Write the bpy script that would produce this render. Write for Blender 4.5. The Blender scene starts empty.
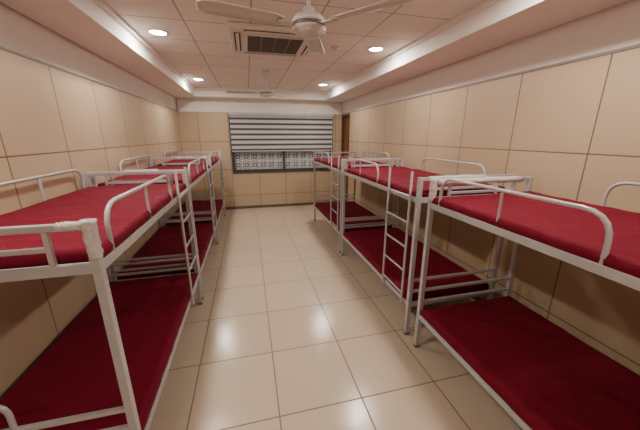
import bpy, bmesh, math, random
from mathutils import Vector, Matrix, noise
random.seed(4)
S=bpy.context.scene
# ------------------------------------------------ materials
def new_mat(name):
    m=bpy.data.materials.new(name); m.use_nodes=True
    nt=m.node_tree; b=nt.nodes['Principled BSDF']
    return m,nt,b
def plain(name,col,rough=.5,metal=0,noise_amt=0.0,nscale=8,bump=0,bscale=60,emit=None,es=0,coat=0):
    m,nt,b=new_mat(name)
    b.inputs['Base Color'].default_value=(*col,1); b.inputs['Roughness'].default_value=rough
    b.inputs['Metallic'].default_value=metal
    if coat: b.inputs['Coat Weight'].default_value=coat
    N=nt.nodes;L=nt.links
    tc=N.new('ShaderNodeTexCoord')
    if noise_amt:
        n=N.new('ShaderNodeTexNoise'); n.inputs['Scale'].default_value=nscale; n.inputs['Detail'].default_value=4
        L.new(tc.outputs['Object'],n.inputs['Vector'])
        r=N.new('ShaderNodeMapRange'); r.inputs['To Min'].default_value=1-noise_amt; r.inputs['To Max'].default_value=1+noise_amt
        L.new(n.outputs['Fac'],r.inputs['Value'])
        mx=N.new('ShaderNodeVectorMath'); mx.operation='SCALE'; mx.inputs[0].default_value=col
        L.new(r.outputs[0],mx.inputs['Scale']); L.new(mx.outputs[0],b.inputs['Base Color'])
    if bump:
        n=N.new('ShaderNodeTexNoise'); n.inputs['Scale'].default_value=bscale; n.inputs['Detail'].default_value=5
        L.new(tc.outputs['Object'],n.inputs['Vector'])
        bp=N.new('ShaderNodeBump'); bp.inputs['Strength'].default_value=bump; bp.inputs['Distance'].default_value=.01
        L.new(n.outputs['Fac'],bp.inputs['Height']); L.new(bp.outputs[0],b.inputs['Normal'])
    if emit:
        b.inputs['Emission Color'].default_value=(*emit,1); b.inputs['Emission Strength'].default_value=es
    return m
def tile_mat(name,ax,size,off,lw,col,line,rough=.35,var=.04,bump=.4,cloud=.05,cscale=3.0):
    """grid tiles from world position along the two axes in ax"""
    m,nt,b=new_mat(name); N=nt.nodes;L=nt.links
    g=N.new('ShaderNodeNewGeometry'); sp=N.new('ShaderNodeSeparateXYZ'); L.new(g.outputs['Position'],sp.inputs[0])
    def M(op,a,c=None,d=None):
        n=N.new('ShaderNodeMath'); n.operation=op
        for i,v in enumerate((a,c,d)):
            if v is None: continue
            if isinstance(v,(int,float)): n.inputs[i].default_value=v
            else: L.new(v,n.inputs[i])
        return n.outputs[0]
    ds=[];fl=[]
    for k in range(2):
        t=M('DIVIDE',M('SUBTRACT',sp.outputs[ax[k]],off[k]),size[k])
        f=M('FRACT',t); fl.append(M('FLOOR',t))
        d=M('MULTIPLY',M('MINIMUM',f,M('SUBTRACT',1.0,f)),size[k]); ds.append(d)
    d=M('MINIMUM',ds[0],ds[1])
    mask=N.new('ShaderNodeMapRange'); mask.inputs['From Min'].default_value=lw*.5; mask.inputs['From Max'].default_value=lw
    L.new(d,mask.inputs['Value'])
    cb=N.new('ShaderNodeCombineXYZ'); L.new(fl[0],cb.inputs[0]); L.new(fl[1],cb.inputs[1])
    wn=N.new('ShaderNodeTexWhiteNoise'); L.new(cb.outputs[0],wn.inputs['Vector'])
    ns=N.new('ShaderNodeTexNoise'); ns.inputs['Scale'].default_value=cscale; ns.inputs['Detail'].default_value=6; L.new(g.outputs['Position'],ns.inputs['Vector'])
    v=M('ADD',M('MULTIPLY',M('SUBTRACT',wn.outputs['Value'],.5),2*var),M('MULTIPLY',M('SUBTRACT',ns.outputs['Fac'],.5),2*cloud))
    v=M('ADD',v,1.0)
    sc=N.new('ShaderNodeVectorMath'); sc.operation='SCALE'; sc.inputs[0].default_value=col; L.new(v,sc.inputs['Scale'])
    mx=N.new('ShaderNodeMix'); mx.data_type='RGBA'
    L.new(mask.outputs[0],mx.inputs[0]); mx.inputs[6].default_value=(*line,1); L.new(sc.outputs[0],mx.inputs[7])
    L.new(mx.outputs[2],b.inputs['Base Color'])
    rr=N.new('ShaderNodeMapRange'); rr.inputs['To Min'].default_value=.8; rr.inputs['To Max'].default_value=rough
    L.new(mask.outputs[0],rr.inputs['Value']); L.new(rr.outputs[0],b.inputs['Roughness'])
    bp=N.new('ShaderNodeBump'); bp.inputs['Strength'].default_value=bump; bp.inputs['Distance'].default_value=.003
    L.new(mask.outputs[0],bp.inputs['Height']); L.new(bp.outputs[0],b.inputs['Normal'])
    return m
CREAM=(.47,.352,.232)
LINE=(.14,.085,.05)
M_floor=tile_mat('floor_tile',(0,1),(.6,.62),(.095,.29),.006,(.52,.42,.315),(.17,.12,.08),rough=.20,var=.03)
M_wallY=tile_mat('wall_tile_side',(1,2),(.68,.68),(.27,.36),.0065,CREAM,LINE,rough=.34,var=.025)
M_wallX=tile_mat('wall_tile_back',(0,2),(.68,.68),(-.43,.36),.0065,CREAM,LINE,rough=.34,var=.025)
M_ceil=tile_mat('ceiling_tile',(0,1),(.6,.6),(.10,.22),.009,(.86,.815,.77),(.42,.37,.34),rough=.9,var=.012,cloud=.01)
M_white=plain('white_plaster',(.90,.86,.82),.8,noise_amt=.02)
M_trim=plain('grey_trim',(.28,.23,.20),.5)
M_skirt=plain('skirting_tile',(.12,.085,.06),.4)
M_steel=plain('painted_steel',(.48,.465,.475),.30,metal=.15,noise_amt=.10,nscale=14,coat=.3)
M_deck=plain('deck_sheet',(.06,.045,.04),.8,noise_amt=.2)
M_rubber=plain('rubber_foot',(.05,.05,.05),.7)
def sheet(name,col):
    m,nt,b=new_mat(name);N=nt.nodes;L=nt.links
    tc=N.new('ShaderNodeTexCoord'); n=N.new('ShaderNodeTexNoise'); n.inputs['Scale'].default_value=3;n.inputs['Detail'].default_value=5
    L.new(tc.outputs['Object'],n.inputs['Vector'])
    r=N.new('ShaderNodeMapRange'); r.inputs['To Min'].default_value=.85;r.inputs['To Max'].default_value=1.15; L.new(n.outputs['Fac'],r.inputs['Value'])
    s=N.new('ShaderNodeVectorMath'); s.operation='SCALE'; s.inputs[0].default_value=col; L.new(r.outputs[0],s.inputs['Scale']); L.new(s.outputs[0],b.inputs['Base Color'])
    b.inputs['Roughness'].default_value=.75
    b.inputs['Specular IOR Level'].default_value=.15
    w=N.new('ShaderNodeTexNoise'); w.inputs['Scale'].default_value=6; w.inputs['Detail'].default_value=5; w.inputs['Distortion'].default_value=1.2
    L.new(tc.outputs['Object'],w.inputs['Vector'])
    bp=N.new('ShaderNodeBump'); bp.inputs['Strength'].default_value=.45; bp.inputs['Distance'].default_value=.025
    L.new(w.outputs['Fac'],bp.inputs['Height']); L.new(bp.outputs[0],b.inputs['Normal'])
    return m
M_sheet=sheet('maroon_bedsheet',(.148,.0035,.017))
M_wrap=plain('plastic_wrap',(.60,.56,.54),.15,bump=1.0,bscale=45)
M_frame=plain('window_frame_grey',(.045,.045,.05),.4)
M_blw=plain('blind_opaque',(.50,.495,.51),.8)
M_bls=plain('blind_sheer',(.07,.068,.072),.8)
M_lat=plain('lattice_white',(.70,.70,.73),.6)
M_dark=plain('dark_backing',(.010,.012,.016),.9,noise_amt=.3)
M_glass,nt,b=new_mat('window_glass'); b.inputs['Alpha'].default_value=.06; b.inputs['Roughness'].default_value=.02
M_wood=plain('door_wood',(.20,.075,.025),.45,noise_amt=.3,nscale=5)
M_woodd=plain('door_frame_wood',(.08,.035,.018),.5,noise_amt=.2)
M_brass=plain('handle_metal',(.6,.55,.45),.3,metal=1)
M_fan=plain('fan_white',(.66,.62,.59),.35)
M_fanb=plain('fan_band',(.20,.18,.17),.3,metal=.5)
M_ac=plain('ac_plastic',(.76,.72,.68),.45)
M_acd=plain('ac_dark',(.03,.027,.024),.6)
M_acs=plain('ac_slat',(.20,.18,.17),.5)
M_lamp=plain('lamp_lens',(1,.95,.9),.5,emit=(1,.96,.90),es=16)
M_cord=plain('cord_white',(.8,.78,.75),.7)
# ------------------------------------------------ helpers
def box(bm,x0,x1,y0,y1,z0,z1,mat=0):
    vs=[bm.verts.new(p) for p in ((x0,y0,z0),(x1,y0,z0),(x1,y1,z0),(x0,y1,z0),(x0,y0,z1),(x1,y0,z1),(x1,y1,z1),(x0,y1,z1))]
    for f in ((0,3,2,1),(4,5,6,7),(0,1,5,4),(1,2,6,5),(2,3,7,6),(3,0,4,7)):
        fc=bm.faces.new([vs[i] for i in f]); fc.material_index=mat
def fillet(pts,rad,n=5):
    out=[Vector(pts[0])]
    for i in range(1,len(pts)-1):
        p,a,b=Vector(pts[i]),Vector(pts[i-1]),Vector(pts[i+1])
        r=min(rad,(a-p).length*.48 if i>1 else (a-p).length*.98,(b-p).length*.98 if i==len(pts)-2 else (b-p).length*.48)
        A=p+(a-p).normalized()*r; B=p+(b-p).normalized()*r
        for k in range(n+1):
            t=k/n; out.append(A*(1-t)**2+p*2*t*(1-t)+B*t*t)
    out.append(Vector(pts[-1])); return out
def tube(bm,pts,r,seg=10,mat=0,rad=0,jit=0):
    if rad: pts=fillet(pts,rad)
    pts=[Vector(p) for p in pts]; rings=[]
    t=(pts[1]-pts[0]).normalized(); up=Vector((0,0,1)) if abs(t.z)<.9 else Vector((1,0,0))
    nrm=t.cross(up).normalized()
    for i,p in enumerate(pts):
        if i==0: t=pts[1]-pts[0]
        elif i==len(pts)-1: t=pts[-1]-pts[-2]
        else: t=(pts[i+1]-pts[i]).normalized()+(pts[i]-pts[i-1]).normalized()
        t.normalize(); nrm=(nrm-t*nrm.dot(t)).normalized(); bn=t.cross(nrm)
        rings.append([bm.verts.new(p+(nrm*math.cos(2*math.pi*k/seg)+bn*math.sin(2*math.pi*k/seg))*(r+random.uniform(-jit,jit))) for k in range(seg)])
    for a,b in zip(rings,rings[1:]):
        for k in range(seg):
            f=bm.faces.new((a[k],a[(k+1)%seg],b[(k+1)%seg],b[k])); f.material_index=mat; f.smooth=True
    f=bm.faces.new(rings[0][::-1]); f.material_index=mat
    f=bm.faces.new(rings[-1]); f.material_index=mat
def lathe(bm,prof,c,seg=32,mat=0):
    rings=[]
    for r,z in prof:
        rings.append([bm.verts.new((c[0]+r*math.cos(2*math.pi*k/seg),c[1]+r*math.sin(2*math.pi*k/seg),c[2]+z)) for k in range(seg)])
    for a,b in zip(rings,rings[1:]):
        for k in range(seg):
            f=bm.faces.new((a[k],a[(k+1)%seg],b[(k+1)%seg],b[k])); f.material_index=mat; f.smooth=True
    if prof[0][0]>1e-4: f=bm.faces.new(rings[0][::-1]); f.material_index=mat
    if prof[-1][0]>1e-4: f=bm.faces.new(rings[-1]); f.material_index=mat
def obj(name,bm,mats,parent=None,bevel=0):
    bmesh.ops.recalc_face_normals(bm,faces=bm.faces)
    me=bpy.data.meshes.new(name); bm.to_mesh(me); bm.free()
    for m in mats: me.materials.append(m)
    o=bpy.data.objects.new(name,me); S.collection.objects.link(o)
    if parent: o.parent=parent
    if bevel:
        md=o.modifiers.new('bevel','BEVEL'); md.width=bevel; md.segments=2; md.limit_method='ANGLE'
    return o
def empty(name,loc=(0,0,0)):
    e=bpy.data.objects.new(name,None); e.empty_display_size=.2; e.location=loc; S.collection.objects.link(e); return e
# ------------------------------------------------ room
XL,XR,YB,YR=-1.52,2.47,7.58,-1.5
ZC,ZS,ZT=2.40,2.70,2.88
bm=bmesh.new(); box(bm,XL-.15,XR+.15,YR-.15,YB+.15,-.1,0); obj('floor',bm,[M_floor])
bm=bmesh.new(); box(bm,XL-.15,XR+.15,YR-.15,YB+.15,ZT,ZT+.1); obj('ceiling',bm,[M_ceil])
# soffit ring
SX0,SX1,SY1,SY0=-1.07,1.93,7.2,-1.1
bm=bmesh.new()
box(bm,XL,SX0,YR,YB,ZS,ZT); box(bm,SX1,XR,YR,YB,ZS,ZT); box(bm,SX0,SX1,SY1,YB,ZS,ZT); box(bm,SX0,SX1,YR,SY0,ZS,ZT)
obj('trim_1',bm,[M_white])
bm=bmesh.new()  # small inner cornice
for x0,x1 in ((SX0,SX0+.035),(SX1-.035,SX1)): box(bm,x0,x1,SY0,SY1,ZT-.04,ZT)
box(bm,SX0+.035,SX1-.035,SY1-.035,SY1,ZT-.04,ZT); box(bm,SX0+.035,SX1-.035,SY0,SY0+.035,ZT-.04,ZT)
obj('trim_2',bm,[M_white])
T=.02
bm=bmesh.new(); box(bm,XL-.15,XL-T,YR-.15,YB+.15,0,ZT); box(bm,XL-T,XL,YR,YB,0,ZC,1); box(bm,XL-T,XL+.004,YR,YB,ZC,ZC+.018,2)
obj('wall_left',bm,[M_white,M_wallY,M_trim])
# right wall with door opening
DY0,DY1,DZ=6.95,7.54,2.38
bm=bmesh.new()
for a,b,z0 in ((YR-.15,DY0,0),(DY1,YB+.15,0),(DY0,DY1,DZ)):
    box(bm,XR+T,XR+.15,a,b,z0,ZT)
box(bm,XR,XR+T,YR,DY0,0,ZC,1); box(bm,XR,XR+T,DY1,YB,0,ZC,1); box(bm,XR,XR+T,DY0,DY1,DZ,ZC,1)
box(bm,XR-.004,XR+T,YR,YB,ZC,ZC+.018,2)
obj('wall_right',bm,[M_white,M_wallY,M_trim])
WX0,WX1,WZ0,WZ1=-.38,2.20,.97,2.39
bm=bmesh.new()
for (y0,y1,mi,zt) in ((YB+T,YB+.15,0,ZT),(YB,YB+T,1,ZC)):
    box(bm,XL-.0,WX0,y0,y1,0,zt,mi); box(bm,WX1,XR,y0,y1,0,zt,mi)
    box(bm,WX0,WX1,y0,y1,0,WZ0,mi); box(bm,WX0,WX1,y0,y1,WZ1,zt,mi)
obj('wall_back',bm,[M_white,M_wallX])
bm=bmesh.new(); box(bm,XL,XR,YR-.15,YR-T,0,ZT); box(bm,XL,XR,YR-T,YR,0,ZC,1); obj('wall_front',bm,[M_white,M_wallX])
bm=bmesh.new(); box(bm,XL,XR,YB-.012,YB,0,.07); obj('baseboard_back',bm,[M_skirt])
bm=bmesh.new(); box(bm,XL,XL+.012,YR,YB-.012,0,.07); obj('baseboard_left',bm,[M_skirt])
bm=bmesh.new(); box(bm,XR-.012,XR,YR,DY0-.06,0,.07); obj('baseboard_right',bm,[M_skirt])
# door
e=empty('door_1')
bm=bmesh.new()
box(bm,XR-.015,XR+.14,DY0,DY0+.05,0,DZ); box(bm,XR-.015,XR+.14,DY1-.05,DY1,0,DZ); box(bm,XR-.015,XR+.14,DY0+.05,DY1-.05,DZ-.05,DZ)
obj('door_frame',bm,[M_woodd],e,.004)
bm=bmesh.new(); box(bm,XR+.05,XR+.09,DY0+.052,DY1-.052,.008,DZ-.052)
box(bm,XR+.04,XR+.05,DY0+.14,DY1-.14,.2,1.0); box(bm,XR+.04,XR+.05,DY0+.14,DY1-.14,1.15,2.15)
obj('door_leaf',bm,[M_wood],e,.004)
bm=bmesh.new(); tube(bm,[(XR+.05,DY0+.10,1.05),(XR+.0,DY0+.10,1.05),(XR+.0,DY0+.22,1.05)],.009,mat=0,rad=.02); obj('door_handle',bm,[M_brass],e)
# window
e=empty('window_1')
bm=bmesh.new(); fy0,fy1=YB+.02,YB+.09; fw=.05
box(bm,WX0,WX0+fw,fy0,fy1,WZ0,WZ1);box(bm,WX1-fw,WX1,fy0,fy1,WZ0,WZ1)
box(bm,WX0+fw,WX1-fw,fy0,fy1,WZ0,WZ0+fw);box(bm,WX0+fw,WX1-fw,fy0,fy1,WZ1-fw,WZ1)
x=(WX0+WX1)/2; box(bm,x-.03,x+.03,fy0+.01,fy1-.01,WZ0+fw,WZ1-fw)
box(bm,WX0-.03,WX1+.03,YB-.03,YB+.02,WZ0-.03,WZ0)  # sill
box(bm,WX0-.03,WX0,YB-.012,YB+.0,WZ0,WZ1); box(bm,WX1,WX1+.03,YB-.012,YB+.0,WZ0,WZ1)
obj('frame',bm,[M_frame],e,.003)
bm=bmesh.new(); box(bm,WX0+fw,WX1-fw,YB+.05,YB+.054,WZ0+fw,WZ1-fw); obj('glass',bm,[M_glass],e)
# lattice
bm=bmesh.new(); ly=YB+.10
def ring(cx,cz,ro,ri,y0,y1,seg=24,a0=0.0):
    vs=[[bm.verts.new((cx+r*math.cos(a0+2*math.pi*k/seg),y,cz+r*math.sin(a0+2*math.pi*k/seg))) for k in range(seg)] for r,y in ((ro,y0),(ri,y0),(ri,y1),(ro,y1))]
    for a in range(4):
        A,B=vs[a],vs[(a+1)%4]
        for k in range(seg): bm.faces.new((A[k],A[(k+1)%seg],B[(k+1)%seg],B[k]))
nc=12; cell=(WX1-WX0-.02)/nc; nz=int((WZ1-WZ0)/cell)
for i in range(nc):
    for j in range(nz):
        cx=WX0+.01+cell*(i+.5); cz=WZ0+.05+cell*(j+.5)
        # square block edge, round opening rim, diamond centre: breeze block
        b0=cell*.5; t=cell*.055
        box(bm,cx-b0,cx-b0+t,ly,ly+.04,cz-b0,cz+b0); box(bm,cx+b0-t,cx+b0,ly,ly+.04,cz-b0,cz+b0)
        box(bm,cx-b0+t,cx+b0-t,ly,ly+.04,cz-b0,cz-b0+t); box(bm,cx-b0+t,cx+b0-t,ly,ly+.04,cz+b0-t,cz+b0)
        ring(cx,cz,cell*.40,cell*.31,ly+.002,ly+.038)
        ring(cx,cz,cell*.17,cell*.07,ly+.002,ly+.038,4)
        for q in range(4):
            a=math.pi/4+q*math.pi/2; d=Vector((math.cos(a),0,math.sin(a))); c=Vector((cx,0,cz))
            tube(bm,[c+d*cell*.38+Vector((0,ly+.02,0)),c+d*cell*.62+Vector((0,ly+.02,0))],cell*.04,6)
            a=q*math.pi/2; d=Vector((math.cos(a),0,math.sin(a)))
            tube(bm,[c+d*cell*.15+Vector((0,ly+.02,0)),c+d*cell*.33+Vector((0,ly+.02,0))],cell*.03,6)
obj('lattice_screen',bm,[M_lat],e)
# added outdoor backing, coloured near black to give darkness behind the lattice
bm=bmesh.new(); box(bm,-3,5,YB+1.6,YB+1.7,-.1,3.2); obj('dark_backing',bm,[M_dark])
# zebra blind
e=empty('roller_blind')
bm=bmesh.new(); bz=1.50; z=2.36; k=0
BX0,BX1=WX0+.0,WX1-.0
while z>bz+.001:
    h=.072 if k%2==0 else .052
    z2=max(bz,z-h); box(bm,BX0,BX1,YB-.046,YB-.042,z2,z,k%2); z=z2; k+=1
box(bm,BX0,BX1,YB-.052,YB-.036,bz-.025,bz,0)
obj('blind_fabric',bm,[M_blw,M_bls],e)
bm=bmesh.new(); box(bm,BX0-.02,BX1+.02,YB-.085,YB-.033,2.33,2.40); obj('blind_cassette',bm,[M_blw],e,.01)
bm=bmesh.new(); tube(bm,[(BX1-.01,YB-.06,2.35),(BX1-.01,YB-.06,1.3)],.003,6); obj('blind_cord',bm,[M_cord],e)
# ------------------------------------------------ bunks
def mattress(name,x0,x1,y0,y1,z0,z1,par,seed):
    bm=bmesh.new(); r=.035; h=z1-z0
    def axis(a,b,n):
        c=[a,a-.004,a+.003,a+r*.35,a+r]; p=[0,.5,.8,.95,1]
        for k in range(1,n): c.append(a+r+(b-a-2*r)*k/n); p.append(1)
        c+=[b-r,b-r*.35,b-.003,b+.004,b]; p+=[1,.95,.8,.5,0]
        return c,p
    cx,px=axis(x0,x1,40); cy,py=axis(y0,y1,84)
    V=[]
    for i,x in enumerate(cx):
        row=[]
        for j,y in enumerate(cy):
            q=min(px[i],py[j]); z=z0+h*q
            if q>=.8:
                w=noise.noise(Vector((x*2.2+seed,y*2.0,seed)))*.011
                t=noise.noise(Vector((x*3+y*2.2+seed,y*1.3-x*1.5,seed+3)))
                w+=max(0,1-abs(t)*7)**2*.006
                t=noise.noise(Vector((x*1.6-y*1.1+seed*2,y*2.4+x*2,seed+9)))
                w+=max(0,1-abs(t)*8)**2*.005
                w+=noise.noise(Vector((x*11,y*8,seed)))*.002
                z+=w*(1 if q==1 else .4)
            dx=noise.noise(Vector((y*9,seed,z*6)))*.006 if q<1 and px[i]<1 else 0
            dy=noise.noise(Vector((x*9,seed,z*6)))*.006 if q<1 and py[j]<1 else 0
            row.append(bm.verts.new((x+dx,y+dy,z)))
        V.append(row)
    for i in range(len(cx)-1):
        for j in range(len(cy)-1):
            f=bm.faces.new((V[i][j],V[i+1][j],V[i+1][j+1],V[i][j+1])); f.smooth=True
    edge=[V[i][0] for i in range(len(cx))]+[V[-1][j] for j in range(1,len(cy))]+[V[i][-1] for i in range(len(cx)-2,-1,-1)]+[V[0][j] for j in range(len(cy)-2,0,-1)]
    bm.faces.new(edge)
    return obj(name,bm,[M_sheet],par)
ZP=1.52
def bunk(x0,x1,y0,y1,side,ladder,guard,wguard,wraps,seed,loop=False):
    """side=+1 : aisle edge is x1 (left row); -1 : aisle edge is x0"""
    E=empty('bunk_bed',((x0+x1)/2,(y0+y1)/2,0))
    loc=Vector(E.location)
    p=.036
    bm=bmesh.new()
    for x in (x0,x1-p):
        for y in (y0,y1-p):
            box(bm,x,x+p,y,y+p,.012,ZP)
            box(bm,x-.002,x+p+.002,y-.002,y+p+.002,0,.018,1)
    for zb in (.30,1.30):
        for x in (x0+.004,x1-p+.004):
            box(bm,x,x+.028,y0+p,y1-p,zb,zb+.045)
        for y in (y0+.004,y1-p+.004):
            box(bm,x0+p,x1-p,y,y+.028,zb,zb+.045)
        for k in range(1,6):   # cross bearers
            yy=y0+(y1-y0)*k/6; box(bm,x0+.033,x1-.033,yy-.012,yy+.012,zb+.0,zb+.024)
        box(bm,x0+.034,x1-.034,y0+.034,y1-.034,zb+.025,zb+.034,2)
    for y in (y0+p/2,y1-p/2):
        box(bm,x0+p,x1-p,y-.014,y+.014,ZP-.030,ZP-.002)
        box(bm,x0+p,x1-p,y-.011,y+.011,.445,.467)
        box(bm,x0+p,x1-p,y-.011,y+.011,.56,.582)
        for xx in (x0+.17,x1-.17):
            box(bm,xx-.010,xx+.010,y-.010,y+.010,1.345,ZP-.03)
        box(bm,x0+.18,x1-.18,y-.010,y+.010,1.405,1.425)
    if loop:
        y=y0+p/2; tube(bm,[(x0+.08,y,.575),(x0+.08,y,.72),(x0+.40,y,.72),(x0+.40,y,.575)],.012,rad=.07)
    xa=(x1-p/2) if side>0 else (x0+p/2)
    xw=(x0+p/2) if side>0 else (x1-p/2)
    def rail(x,a,b,zt):
        tube(bm,[(x,a,1.335),(x,a,zt),(x,b,zt),(x,b,1.335)],.0115,rad=.12)
        m=(a+b)/2; tube(bm,[(x,m,1.335),(x,m,zt)],.009)
    rail(xa,guard[0],guard[1],1.555); rail(xw,wguard[0],wguard[1],1.565)
    # ladder
    xl=xa+side*.032
    a,b=ladder
    tube(bm,[(xl,a,.29),(xl,a,1.56)],.012); tube(bm,[(xl,b,.29),(xl,b,1.56)],.012)
    for k in range(5):
        z=.40+k*.235; tube(bm,[(xl,a,z),(xl,b,z)],.010)
    for y in (a,b):
        for z in (.325,1.325): box(bm,min(xa,xl),max(xa,xl),y-.012,y+.012,z-.012,z+.012)
    for v in bm.verts: v.co-=loc
    obj('steel_frame',bm,[M_steel,M_rubber,M_deck],E,.0025)
    for nm,z0,z1 in (('upper_mattress',1.335,1.400),('lower_mattress',.335,.410)):
        o=mattress(nm,x0+.012 if side<0 else x0+.03,x1-.012 if side>0 else x1-.03,y0+.045,y1-.045,z0,z1,None,seed+z0*3)
        o.parent=E; o.matrix_parent_inverse=Matrix.Translation(-loc)
    if wraps:
        bm=bmesh.new()
        for w in wraps:
            pts=[Vector(w[0]).lerp(Vector(w[1]),t/10) for t in range(11)]
            tube(bm,[q+Vector((random.uniform(-1,1),random.uniform(-1,1),random.uniform(-1,1)))*.0015 for q in pts],w[2],10,jit=.004)
        for v in bm.verts: v.co-=loc
        obj('plastic_wrapping',bm,[M_wrap],E)
    return E
lx0,lx1=-1.50,-.62
L=[(1.26,3.13),(3.20,5.07),(5.14,7.01)]
for i,(a,b) in enumerate(L):
    w=[((lx1-.018,a+.018,1.36),(lx1-.018,a+.018,1.53),.026),((lx1-.02,a+.018,1.505),(lx1-.12,a+.018,1.505),.021)] if i==0 else \
      [((lx0+.3,a+.018,1.505),(lx0+.6,a+.018,1.505),.022)]
    bunk(lx0,lx1,a,b,1,(b-.50,b-.10),(a+.16,a+1.26),(b-1.2,b-.1),w,i*7.3+1,loop=(i==0))
rx0,rx1=1.36,2.33
R=[(-.07,1.93),(2.07,4.07),(4.14,6.08)]
for i,(a,b) in enumerate(R):
    w=[]
    if i==0: w=[((rx0+.05,b-.018,1.505),(rx1-.1,b-.018,1.505),.024),((rx0+.018,b-.018,1.36),(rx0+.018,b-.018,1.53),.026)]
    if i==1: w=[((rx0+.1,a+.018,1.505),(rx1-.3,a+.018,1.505),.023)]
    E=bunk(rx0,rx1,a,b,-1,(a+.10,a+.50),(b-1.17,b-.12),(a+.33,a+1.43),w,i*5.1+40)
    if i==0:
        bm=bmesh.new()
        tube(bm,[(2.29,1.0,1.33),(2.27,.98,1.25),(2.30,.96,1.17),(2.28,.93,1.14),(2.25,.97,1.13),(2.29,1.0,1.16)],.004,6,rad=.02)
        for v in bm.verts: v.co-=E.location
        obj('hanging_cord',bm,[M_cord],E)
# ------------------------------------------------ ceiling fans
def fan(cx,cy,zh,ang):
    e=empty('ceiling_fan',(cx,cy,zh))
    bm=bmesh.new()
    lathe(bm,[(.0,ZT-zh),(.06,ZT-zh),(.058,ZT-zh-.03),(.03,ZT-zh-.07),(.014,ZT-zh-.08),(.014,.10),(.035,.09),(.04,.055),(.085,.045),(.105,.02),(.108,.0)],(0,0,0))
    lathe(bm,[(.108,0),(.108,-.018)],(0,0,0),mat=1)
    lathe(bm,[(.108,-.018),(.10,-.035),(.07,-.055),(.045,-.066),(.0,-.070)],(0,0,0))
    obj('motor',bm,[M_fan,M_fanb],e)
    bm=bmesh.new()
    for a in ang:
        a=math.radians(a); rot=Matrix.Rotation(a,4,'Z')
        start=len(bm.verts)
        box(bm,.085,.20,-.018,.018,-.012,-.006,1)
        sec=[]
        for k in range(11):
            t=k/10; x=.17+.48*t; w=.052+.018*t
            if k==10: w*=.62
            if k==0: w*=.7
            tilt=math.radians(11-4*t)
            sec.append([(x,u*w*math.cos(tilt),u*w*math.sin(tilt)+.006*(1-u*u)) for u in (-1,-.5,0,.5,1)])
        top=[[bm.verts.new((q[0],q[1],q[2]+.002)) for q in s] for s in sec]
        bot=[[bm.verts.new((q[0],q[1],q[2]-.002)) for q in s] for s in sec]
        for g in (top,bot):
            for s,t2 in zip(g,g[1:]):
                for u in range(4): bm.faces.new((s[u],s[u+1],t2[u+1],t2[u])).smooth=True
        for k in range(10):
            bm.faces.new((top[k][0],top[k+1][0],bot[k+1][0],bot[k][0])); bm.faces.new((top[k][4],top[k+1][4],bot[k+1][4],bot[k][4]))
        for k in (0,10):
            for u in range(4): bm.faces.new((top[k][u],top[k][u+1],bot[k][u+1],bot[k][u]))
        bm.verts.ensure_lookup_table()
        for v in bm.verts[start:]: v.co=rot@v.co
    obj('blades',bm,[M_fan,M_fan],e)
fan(.42,1.99,2.52,(192,72,-48))
fan(.36,5.2,2.55,(175,55,-65))
# ------------------------------------------------ AC cassette
e=empty('air_conditioner_cassette'); ax,ay,w=.36,3.60,.47
Z=ZT-.002
bm=bmesh.new()
box(bm,ax-w,ax+w,ay-w,ay+w,Z-.045,Z)
obj('panel',bm,[M_ac],e,.012)
bm=bmesh.new(); g=.29; Z-=.045
for a in ((-g-.03,g+.03,-g-.03,-g),(-g-.03,g+.03,g,g+.03),(-g-.03,-g,-g,g),(g,g+.03,-g,g)):
    box(bm,ax+a[0],ax+a[1],ay+a[2],ay+a[3],Z-.012,Z,0)
box(bm,ax-g,ax+g,ay-g,ay+g,Z-.004,Z,1)
for k in range(14):
    y=ay-g+.02+k*(2*g-.04)/13; box(bm,ax-g,ax+g,y-.005,y+.005,Z-.011,Z-.004,2)
for k in range(1,4):
    x=ax-g+2*g*k/4; box(bm,x-.006,x+.006,ay-g,ay+g,Z-.013,Z-.011,2)
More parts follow.
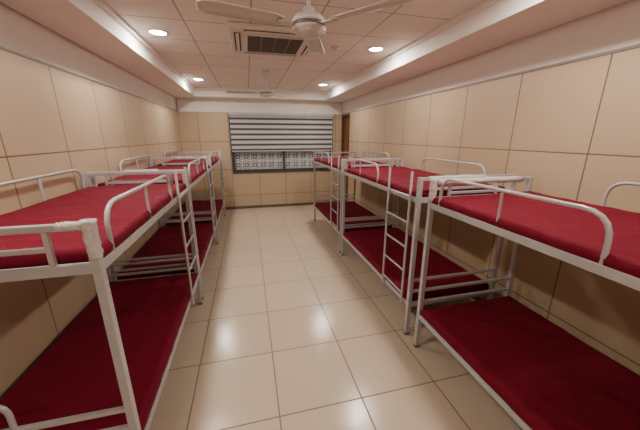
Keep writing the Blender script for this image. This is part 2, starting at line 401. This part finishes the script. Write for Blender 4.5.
for s in (-1,1):
    box(bm,ax-.32,ax+.32,ay+s*.39-.032,ay+s*.39+.032,Z-.003,Z,1)
    box(bm,ax-.31,ax+.31,ay+s*.39-.016,ay+s*.39+.016,Z-.011,Z-.003,0)
    box(bm,ax+s*.39-.032,ax+s*.39+.032,ay-.32,ay+.32,Z-.003,Z,1)
    box(bm,ax+s*.39-.016,ax+s*.39+.016,ay-.31,ay+.31,Z-.011,Z-.003,0)
obj('grille',bm,[M_ac,M_acd,M_acs],e)
# smoke detector
bm=bmesh.new(); lathe(bm,[(.055,0),(.055,-.015),(.04,-.035),(.02,-.045),(0,-.046)],(1.1,3.67,ZT)); obj('smoke_detector',bm,[M_fan])
# ------------------------------------------------ downlights
for x in (-.82,1.60):
    for y in (-.6,1.5,3.62,6.2):  # two nearest rows are out of view, added as fill light
        bm=bmesh.new()
        lathe(bm,[(.098,0),(.098,-.006),(.082,-.010),(.078,-.004)],(0,0,0))
        lathe(bm,[(.0,-.005),(.078,-.005)],(0,0,0),mat=1)
        o=obj('downlight',bm,[M_fan,M_lamp]); o.location=(x,y,ZT)
        ld=bpy.data.lights.new('lamp','AREA'); ld.shape='DISK'; ld.size=.15; ld.energy=(14 if y<0 else 25); ld.color=(1,.91,.82)
        lo=bpy.data.objects.new('lamp',ld); S.collection.objects.link(lo); lo.parent=o; lo.location=(0,0,-.014)
# ------------------------------------------------ world
w=bpy.data.worlds.new('World'); S.world=w; w.use_nodes=True
bg=w.node_tree.nodes['Background']; sky=w.node_tree.nodes.new('ShaderNodeTexSky'); sky.sky_type='HOSEK_WILKIE'
w.node_tree.links.new(sky.outputs[0],bg.inputs[0]); bg.inputs[1].default_value=.8
# ------------------------------------------------ camera
cd=bpy.data.cameras.new('Camera'); cd.lens=16; cd.sensor_width=36; cd.clip_start=.02
co=bpy.data.objects.new('Camera',cd); S.collection.objects.link(co)
co.location=(0,0,1.85); co.rotation_euler=(math.radians(74.5),0,math.radians(-13.9))
S.camera=co
